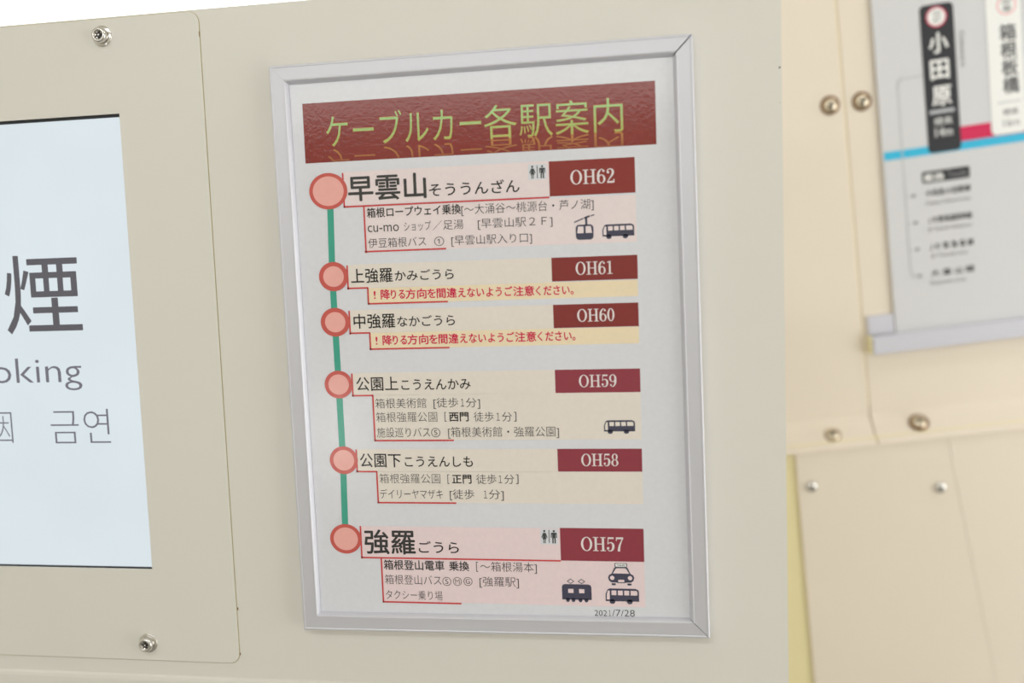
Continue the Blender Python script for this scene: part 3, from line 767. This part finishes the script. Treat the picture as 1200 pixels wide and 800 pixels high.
ptext(d5, ']', 'I', 174, 256, 'I', 188, 256, 56, M['grey_text'], -.008, ink=True)
ptext(d5, 'デイリーヤマザキ', 'H', 428, 344, 'H', 795, 344, 56, M['grey_text'], -.006)
ptext(d5, '[徒歩', 'H', 836, 345, 'H', 978, 345, 56, M['grey_text'], -.006)
for s_, a, b in (('１', 1035, 1055), ('分]', 1065, 1152)): ptext(d5, s_, 'H', a, 346, 'H', b, 346, 56, M['grey_text'], -.006)
bracket([('H', 288, 82, 'H', 293, 211), ('H', 293, 211, 'H', 410, 212)]); bracket([('H', 408, 211, 'H', 417, 392), ('H', 417, 392, 'H', 875, 397)])
# ---- stop 6
n6 = panel('name_panel', [('J', 315, 80), ('K', 369, 81), ('K', 374, 242), ('J', 322, 266)], M['pink_low'], 1)
d6 = panel('detail_panel', [('J', 437, 268), ('K', 793, 246), ('K', 798, 472), ('J', 450, 525)], M['pink_low'], 1)
ptext(n6, '強羅', 'J', 338, 174, 'J', 632, 174, 140, M['charcoal'], .018, ink=True)
ptext(n6, 'ごうら', 'J', 654, 204, 'J', 888, 204, 68, M['black'], .010, ink=True, name='kana_lettering')
restroom(n6, 'K', 277, 88, 354, 155)
pl = panel('number_plate', [('K', 369, 80), ('K', 789, 81), ('K', 793, 247), ('K', 374, 245)], M['plate_low'], 1)
plate_text(pl, 'OH57', 'K', 475, 160, 690, 160, 70)
ptext(d6, '箱根登山電車', 'J', 450, 308, 'J', 803, 313, 56, M['charcoal'], .014)
ptext(d6, '乗換', 'J', 832, 315, 'J', 948, 317, 54, M['charcoal'], .016)
ptext(d6, '[', 'J', 990, 319, 'J', 1001, 319, 58, M['grey_text'], -.006, ink=True)
ptext(d6, '～箱根湯本]', 'J', 1015, 319, 'K', 253, 277, 56, M['grey_text'], -.006)
ptext(d6, '箱根登山バス', 'J', 457, 395, 'J', 786, 398, 56, M['grey_text'], -.008)
for s_, a in (('Ⓢ', 793), ('Ⓖ', 917)): ptext(d6, s_, 'J', a, 405, 'J', a + 51, 405, 51, M['grey_text'], 0, ink=True)
ptext(d6, 'M', 'J', 868, 405, 'J', 893, 405, 27, M['grey_text'], -.012, ink=True)
c_ = q('J', 880.5, 405); r_ = q('J', 906, 405)[0] - c_[0]; fl = Flat(); fl.ring(ell(*c_, r_, r_, 36), ell(*c_, r_ * .88, r_ * .88, 36), -3 * LAY); fl.obj('lettering', M['grey_text'], d6)
ptext(d6, '[強羅駅]', 'J', 1010, 408, 'K', 163, 349, 56, M['grey_text'], -.006)
ptext(d6, 'タクシー乗り場', 'J', 462, 484, 'J', 793, 488, 54, M['grey_text'], -.008)
tram(d6, 'K', 382, 335, 526, 451, M['pink_low']); taxi(d6, 'K', 612, 256, 741, 365, M['pink_low']); bus(d6, 'K', 600, 385, 766, 458, M['pink_low'])
bracket([('J', 312, 80, 'J', 321, 266), ('J', 321, 265, 'K', 374, 243)]); bracket([('J', 435, 269, 'J', 447, 523), ('J', 447, 523, 'J', 905, 535)])
for s_, a, b, hh_ in (('202', 543, 606, 29), ('１', 614, 626, 29), ('/7/28', 632, 745, 33)): ptext(po, s_, 'K', a, 506, 'K', b, 506, hh_, M['charcoal'], -.006, lay=1, name='date_lettering', ink=True)
# ---- route line and stop markers
gx = [(386.6, 224), (389.6, 324), (392.6, 377.4), (397, 450.4), (402, 539), (405, 631)]
for (a, b) in zip(gx, gx[1:]):
    pa = q('P', *a); pb = q('P', *b); hw_ = .00180
    fl = Flat(); fl.poly([(pb[0] - hw_, pb[1]), (pb[0] + hw_, pb[1]), (pa[0] + hw_, pa[1]), (pa[0] - hw_, pa[1])], -2 * LAY)
    fl.obj('route_line', M['green'], po)
for (cx, cy, rx, ry, rw) in ((384.8, 224, 22.4, 21.3, 4.2), (391, 324, 17.1, 17.1, 5), (393, 377.4, 17, 16.8, 5), (397, 450.4, 16.4, 16.2, 4.4), (403, 539, 16.4, 16.2, 4.2), (405.4, 631, 18.4, 17.2, 4.2)):
    c = q('P', cx, cy); r_x = q('P', cx + rx, cy)[0] - c[0]; r_z = c[1] - q('P', cx, cy + ry)[1]; k = (rx - rw) / rx
    fl = Flat(); fl.ring(ell(*c, r_x, r_z, 56), ell(*c, r_x * k, r_z * k, 56), -5 * LAY)
    o = fl.obj('stop_marker', M['ring'], po, 'round red-ringed stop marker')
    fl = Flat(); fl.poly(ell(*c, r_x * k, r_z * k, 56), -5 * LAY); fl.obj('marker_fill', M['ring_fill'], o)

# ------------------------------------------------------------------ back wall beyond the partition
wb = structure(thing('wall_back', None, None, BACK.matrix()))
bk = BACK.at
SEAM = (bk(977.5, 0)[0] + bk(1007.9, 330)[0] + bk(1019.4, 488)[0]) / 3
VB = (bk(924, 498)[1] + bk(1199, 471)[1]) / 2
FWDB = -0.022
VL = (bk(929, 533.6, FWDB)[1] + bk(1199, 501, FWDB)[1]) / 2
UL, UR, VT = bk(700, 300)[0], 0.62, 0.62
def bent(name, u0, u1, parent):
    """wall panel whose foot bends out over the lower panelling"""
    pr = [(0.0, VT), (0.0, VB + .004), (-.0006, VB + .0015), (-.002, VB - .0005), (FWDB + .001, VL + .001), (FWDB, VL), (FWDB + .004, VL - .0002), (FWDB + .006, VL + .001), (0.01, VB), (0.01, VT)]
    v = []
    for u in (u0, u1): v += [(u, a, b) for a, b in pr]
    k = len(pr); f = [(i, (i + 1) % k, k + (i + 1) % k, k + i) for i in range(k)] + [tuple(range(k)), tuple(range(k, 2 * k))[::-1]]
    me = mesh(name, v, f); bm = bmesh.new(); bm.from_mesh(me); bmesh.ops.recalc_face_normals(bm, faces=bm.faces[:])
    e_ = [e for e in bm.edges if all(abs(v_.co.x - (u1 if u1 == SEAM - .0004 else u0)) < 1e-6 for v_ in e.verts) and e.calc_face_angle(0) > 1.2 and all(v_.co.y < .005 for v_ in e.verts)]
    bmesh.ops.bevel(bm, geom=e_, offset=.0012, segments=2, affect='EDGES', profile=.5)
    bm.to_mesh(me); bm.free()
    return link(name, me, M['cream_warm'], parent)
bent('panel', UL, SEAM - .0004, wb); bent('panel', SEAM + .0004, UR, wb)
box('joint_backing', UL, UR, .0012, .02, VL + .03, VT, M['cream_yellow'], wb)
# lower panelling
YL = FWDB + 0.003
box('lower_panel', UL, UR, YL + .0025, YL + .02, -1.35, VL + .006, M['cream_yellow'], wb)
lp = [bk(931.4, 525, YL), bk(1110, 512, YL), bk(1119.6, 561.8, YL), bk(1147, 698, YL), bk(1180, 860, YL), bk(1230, 1100, YL), bk(982, 1100, YL), bk(954.6, 800, YL)]
plate('access_panel', lp, YL, YL + .0024, M['cream_warm'], wb, chamfer=.0005)
g = 0.00025
lp2 = [(lp[1][0] + g, lp[1][1]), (UR, lp[1][1] + .012), (UR, -.9), (lp[5][0] + g, lp[5][1]), (lp[4][0] + g, lp[4][1]), (lp[3][0] + g, lp[3][1]), (lp[2][0] + g, lp[2][1])]
plate('access_panel', lp2, YL, YL + .0024, M['cream_warm'], wb, chamfer=.0002)
def dome(px, py, y, r, mat, ring=True):
    u, v_ = bk(px, py, y - .002)
    k = r * (.88 if ring else 1)
    s = lathe('screw', [(k, 0), (k * .99, k * .10), (k * .93, k * .26), (k * .80, k * .42), (k * .60, k * .55), (k * .36, k * .63), (k * .30, k * .64), (k * .27, k * .52), (k * .1, k * .5)], 36, M[mat], wb, u, v_, y)
    fl = Flat()
    a = k * .42; b = k * .07
    fl.poly([(u - a, v_ - b), (u + a, v_ - b), (u + a, v_ + b), (u - a, v_ + b)], y - k * .66); fl.poly([(u - b, v_ - a * .8), (u + b, v_ - a * .8), (u + b, v_ + a * .8), (u - b, v_ + a * .8)], y - k * .66)
    fl.obj('socket', M['steel_dark'], s)
    if ring: lathe('washer', [(k * 1.24, 0), (k * 1.22, k * .10), (k * .9, k * .24)], 32, M['brown'], s, u, v_, y)  # brown ring stands in for the reflection round the dome's rim
    return s
r1 = bk(983.6, 123)[0] - bk(973, 123)[0]
dome(973.3, 123.3, 0, r1, 'brassy'); dome(1010.5, 118.5, 0, r1, 'brassy')
# screws on the sloping foot of the panels
import random
for (px, py) in ((976.3, 510.3), (1077.7, 495.3)):
    ymid = FWDB * .46
    u, v_ = bk(px, py, ymid)
    s = dome(px, py, ymid, r1 * 1.06, 'brassy')
    ang = -math.atan2(-FWDB, VB - VL)
    for o in (s,) + tuple(s.children):
        P0 = Vector((u, ymid, v_)); Rm = Matrix.Translation(P0) @ Matrix.Rotation(ang, 4, 'X') @ Matrix.Translation(-P0)
        o.data.transform(Rm)
for (px, py) in ((951.7, 570.5), (1102.8, 571.5)):
    dome(px, py, YL, r1 * .74, 'steel', False)

# ------------------------------------------------------------------ route map in its holder
rm = thing('route_map', 'white railway route map with dark vertical name tag, on the wall right of partition', 'poster', BACK.matrix())
MY = -0.0030
def mq(px, py): return bk(px, py, MY)
ML = (mq(1021, 0)[0] + mq(1049.5, 388)[0]) / 2; MB_ = mq(1110, 386)[1]
box('sheet', ML, .46, MY, MY + .0012, MB_ - .004, .40, M['map_paper'], rm)
def mflat(name, pts, mat, lay, parent=rm, label=None):
    fl = Flat(); fl.poly(pts, MY - lay * .0001); return fl.obj(name, mat, parent, label)
def mbox(name, a, b, c, d, mat, lay, parent=rm, r=0):
    """a,b,c,d = pixels: left mid, right mid, top mid, bottom mid"""
    x0 = mq(*a)[0]; x1 = mq(*b)[0]; z1 = mq(*c)[1]; z0 = mq(*d)[1]
    return mflat(name, rrect(x0, z0, x1, z1, r) if r else [(x0, z0), (x1, z0), (x1, z1), (x0, z1)], mat, lay, parent)
def mtext(parent, body, px, py, wpx, hpx, mat, off=0.0, lay=3, rot=False):
    strike = off if off > 0.003 else 0; off = 0
    c = mq(px, py); wu = mq(px + wpx / 2, py)[0] - mq(px - wpx / 2, py)[0]; hu = mq(px, py - hpx / 2)[1] - mq(px, py + hpx / 2)[1]
    vs, fs = glyphs(body, off)
    x0 = min(v[0] for v in vs); x1 = max(v[0] for v in vs); y0 = min(v[1] for v in vs); y1 = max(v[1] for v in vs)
    V_ = []; F_ = []
    for k, (dx, dz) in enumerate([(0, 0)] if strike <= 0 else [(0, 0), (strike, 0), (-strike, 0), (0, strike), (0, -strike)]):
        n = len(V_); F_ += [[i + n for i in f] for f in fs]
        for a, b in vs:
            a = (a - x0) / (x1 - x0) - .5; b = (b - y0) / (y1 - y0) - .5
            if rot: a, b = b, -a
            V_.append((c[0] + a * wu + dx * hu, MY - lay * .0001 - k * 6e-6, c[1] + b * hu + dz * hu))
    return link('lettering', mesh('lettering', V_, F_), mat, parent)
# coloured lines
c0 = mq(1036, 184); c1 = mq(1199, 160); zc = (c0[1] + c1[1]) / 2; tt = mq(1100, 169)[1] - mq(1100, 179.2)[1]
mflat('line_strip', [(c0[0], zc - tt / 2), (.46, zc - tt / 2), (.46, zc + tt / 2), (c0[0], zc + tt / 2)], M['map_cyan'], 1, label='cyan railway line')
xr = mq(1120, 150)[0]; tr = mq(1145, 142)[1] - mq(1145, 159.5)[1]
mflat('line_strip', [(xr, zc + tt / 2), (.46, zc + tt / 2), (.46, zc + tt / 2 + tr), (xr, zc + tt / 2 + tr)], M['map_crimson'], 1, label='crimson railway line')
# thin grey loop
def tube_flat(pts, t, mat, lay, name='connection_line'):
    fl = Flat()
    for a, b in zip(pts, pts[1:]):
        d = Vector((b[0] - a[0], b[1] - a[1])); d.normalize(); n = Vector((-d.y, d.x)) * t / 2; e = d * t * .3
        fl.poly([(a[0] + n.x - e.x, a[1] + n.y - e.y), (a[0] - n.x - e.x, a[1] - n.y - e.y), (b[0] - n.x + e.x, b[1] - n.y + e.y), (b[0] + n.x + e.x, b[1] + n.y + e.y)], MY - lay * .0001)
    return fl.obj(name, mat, rm)
lx = (mq(1053, 120)[0] + mq(1066, 305)[0]) / 2; lt = mq(1070, 90.5)[1]; lb = mq(1078, 323)[1]; rr = .005
pts = [(mq(1082, 90)[0], lt)] + [(lx + rr - rr * math.sin(a), lt - rr + rr * math.cos(a)) for a in [i * math.pi / 12 for i in range(7)]]
pts += [(lx + rr - rr * math.cos(a), lb + rr - rr * math.sin(a)) for a in [i * math.pi / 12 for i in range(7)]] + [(mq(1076, 323)[0], lb)]
tube_flat(pts, .0010, M['map_grey'], 2)
for (px, py) in ((1070.5, 229.5), (1073, 261), (1075, 292), (1078, 323.3)):
    c = mq(px, py); tube_flat([(lx, c[1]), (c[0], c[1])], .0007, M['map_grey'], 2)
    mflat('arrow_head', [(c[0] - .0012, c[1] - .0018), (c[0] + .0026, c[1]), (c[0] - .0012, c[1] + .0018)], M['map_text_grey'], 3)
# dark tag
tg = mbox('name_tag', (1082.3, 92), (1121.5, 88), (1097, 4.5), (1107, 177.5), M['map_dark'], 3, r=.004)
tg['label'] = 'dark name tag with white characters'
def disc(parent, px, py, rpx, ma, mb, k=.86):
    c = mq(px, py); r = mq(px + rpx, py)[0] - c[0]
    o = mflat('number_disc', ell(*c, r, r, 32), ma, 4, parent)
    fl = Flat(); fl.poly(ell(*c, r * k, r * k, 32), MY - .0005); fl.obj('number_disc', mb, parent)
disc(tg, 1097, 19.7, 12.3, M['map_crimson'], M['map_white'])
mtext(tg, 'OH', 1097, 15.5, 9, 6, M['map_text_grey'], .01, 6); mtext(tg, '47', 1097.4, 23.5, 9, 7, M['map_text_grey'], .01, 6)
mtext(tg, '小', 1099.5, 50, 22, 23, M['map_white'], .03, 4); mtext(tg, '田', 1101, 81.2, 21, 22, M['map_white'], .03, 4); mtext(tg, '原', 1103.5, 112, 22, 22, M['map_white'], .025, 4)
mbox('divider', (1089, 131), (1118.5, 129), (1103, 128), (1104, 132.2), M['map_grey'], 4, tg)
mtext(tg, '標高', 1105, 141.5, 21, 9, M['map_white'], .0, 4); mtext(tg, '14m', 1106, 154, 20, 11, M['map_white'], .0, 4)
mtext(rm, 'Odawara', 1128, 57, 6.5, 42, M['map_text_grey'], -.005, 3, True)
# white tag
x0 = (mq(1156, 40)[0] + mq(1162, 140)[0]) / 2; z0 = mq(1182, 156)[1]; ztop = mq(1178, -14)[1]; x1 = x0 + (mq(1121.5, 88)[0] - mq(1082.3, 92)[0]) + .001
mflat('tag_border', rrect(x0 - .0006, z0 - .0006, x1 + .0006, ztop + .0006, .0045), M['map_grey'], 2)  # printed grey border round the white tag
wt = mflat('name_tag', rrect(x0, z0, x1, ztop, .004), M['map_white'], 3, label='white name tag with dark characters')
disc(wt, 1179, 6, 11.5, M['map_pink'], M['map_white'])
mtext(wt, 'OH', 1178.5, 2, 9, 6, M['map_dark'], .01, 6); mtext(wt, '48', 1179, 10, 9, 7, M['map_dark'], .01, 6)
for i, ch in enumerate('箱根板橋'): mtext(wt, ch, 1180.5 + i * 1.4, 37.5 + i * 20.6, 19, 19, M['map_dark'], .018, 4)
mbox('divider', (1169, 121), (1196, 117), (1182, 118.5), (1182, 119.8), M['map_grey'], 4, wt)
mtext(wt, '標高', 1184, 130.5, 18, 7.5, M['map_dark'], 0, 4); mtext(wt, '16m', 1185, 143, 19, 9, M['map_text_grey'], 0, 4)
# transfer tag and list
tf = mbox('transfer_tag', (1080.5, 209), (1136.3, 200), (1108, 198), (1108, 211.6), M['map_dark'], 3, r=.0015)
mtext(tf, '乗換', 1094, 207.3, 24, 9.5, M['map_white'], .02, 4); mtext(tf, 'Transfer', 1122, 202.8, 24, 7.5, M['map_text_grey'], 0, 4)
rows = [('小田急小田原線', 1111, 223.0, 53, 8, 'Odakyu Odawara Line', 1111, 235.6), ('ＪＲ東海道新幹線', 1113, 254.8, 52, 8, 'JR Tokaido Shinkansen', 1113, 266.4),
        ('ＪＲ 東 海 道 線', 1115, 286.0, 52, 8, 'JR Tokaido Line', 1112, 298), ('大 雄 山 線', 1116.5, 317.0, 51, 8, 'Daiyuzan Line', 1111, 329.5)]
for a, x, y, w_, h_, b, x2, y2 in rows:
    mtext(rm, a, x, y, w_, h_, M['map_dark'], .014, 3); mtext(rm, b, x2, y2, w_ * (1.0 if len(b) > 16 else .82), 6, M['map_text_grey'], 0, 3)
# holder: lower rail and clip block
ra = bk(1022, 397, -.009); rb = bk(1200, 372, -.009); rc = bk(1025, 417, -.009); rd = bk(1200, 394, -.009)
z1 = (ra[1] + rb[1]) / 2; z0 = (rc[1] + rd[1]) / 2
u0 = (ra[0] + rc[0]) / 2
box('holder_rail', u0, .46, -.009, -.0002, z0, z1, M['rail'], rm, .0010, 'pale lilac-grey lower rail')
box('holder_end', u0 - .0030, u0 - .0002, -.0075, -.0002, z0 + .001, z1 + .0005, M['cream_yellow'], rm, .0004, 'yellowed end of the rail')
ba = bk(1017.5, 383, -.0025)[0]; z2 = bk(1033, 369, -.0025)[1]
box('clip_block', ba, ML - .0008, -.0025, -.0002, z1 + .0006, z2, M['rail'], rm, .0003, 'lilac-grey block beside the sheet')

bpy.data.objects.remove(_to); bpy.data.curves.remove(_cu)
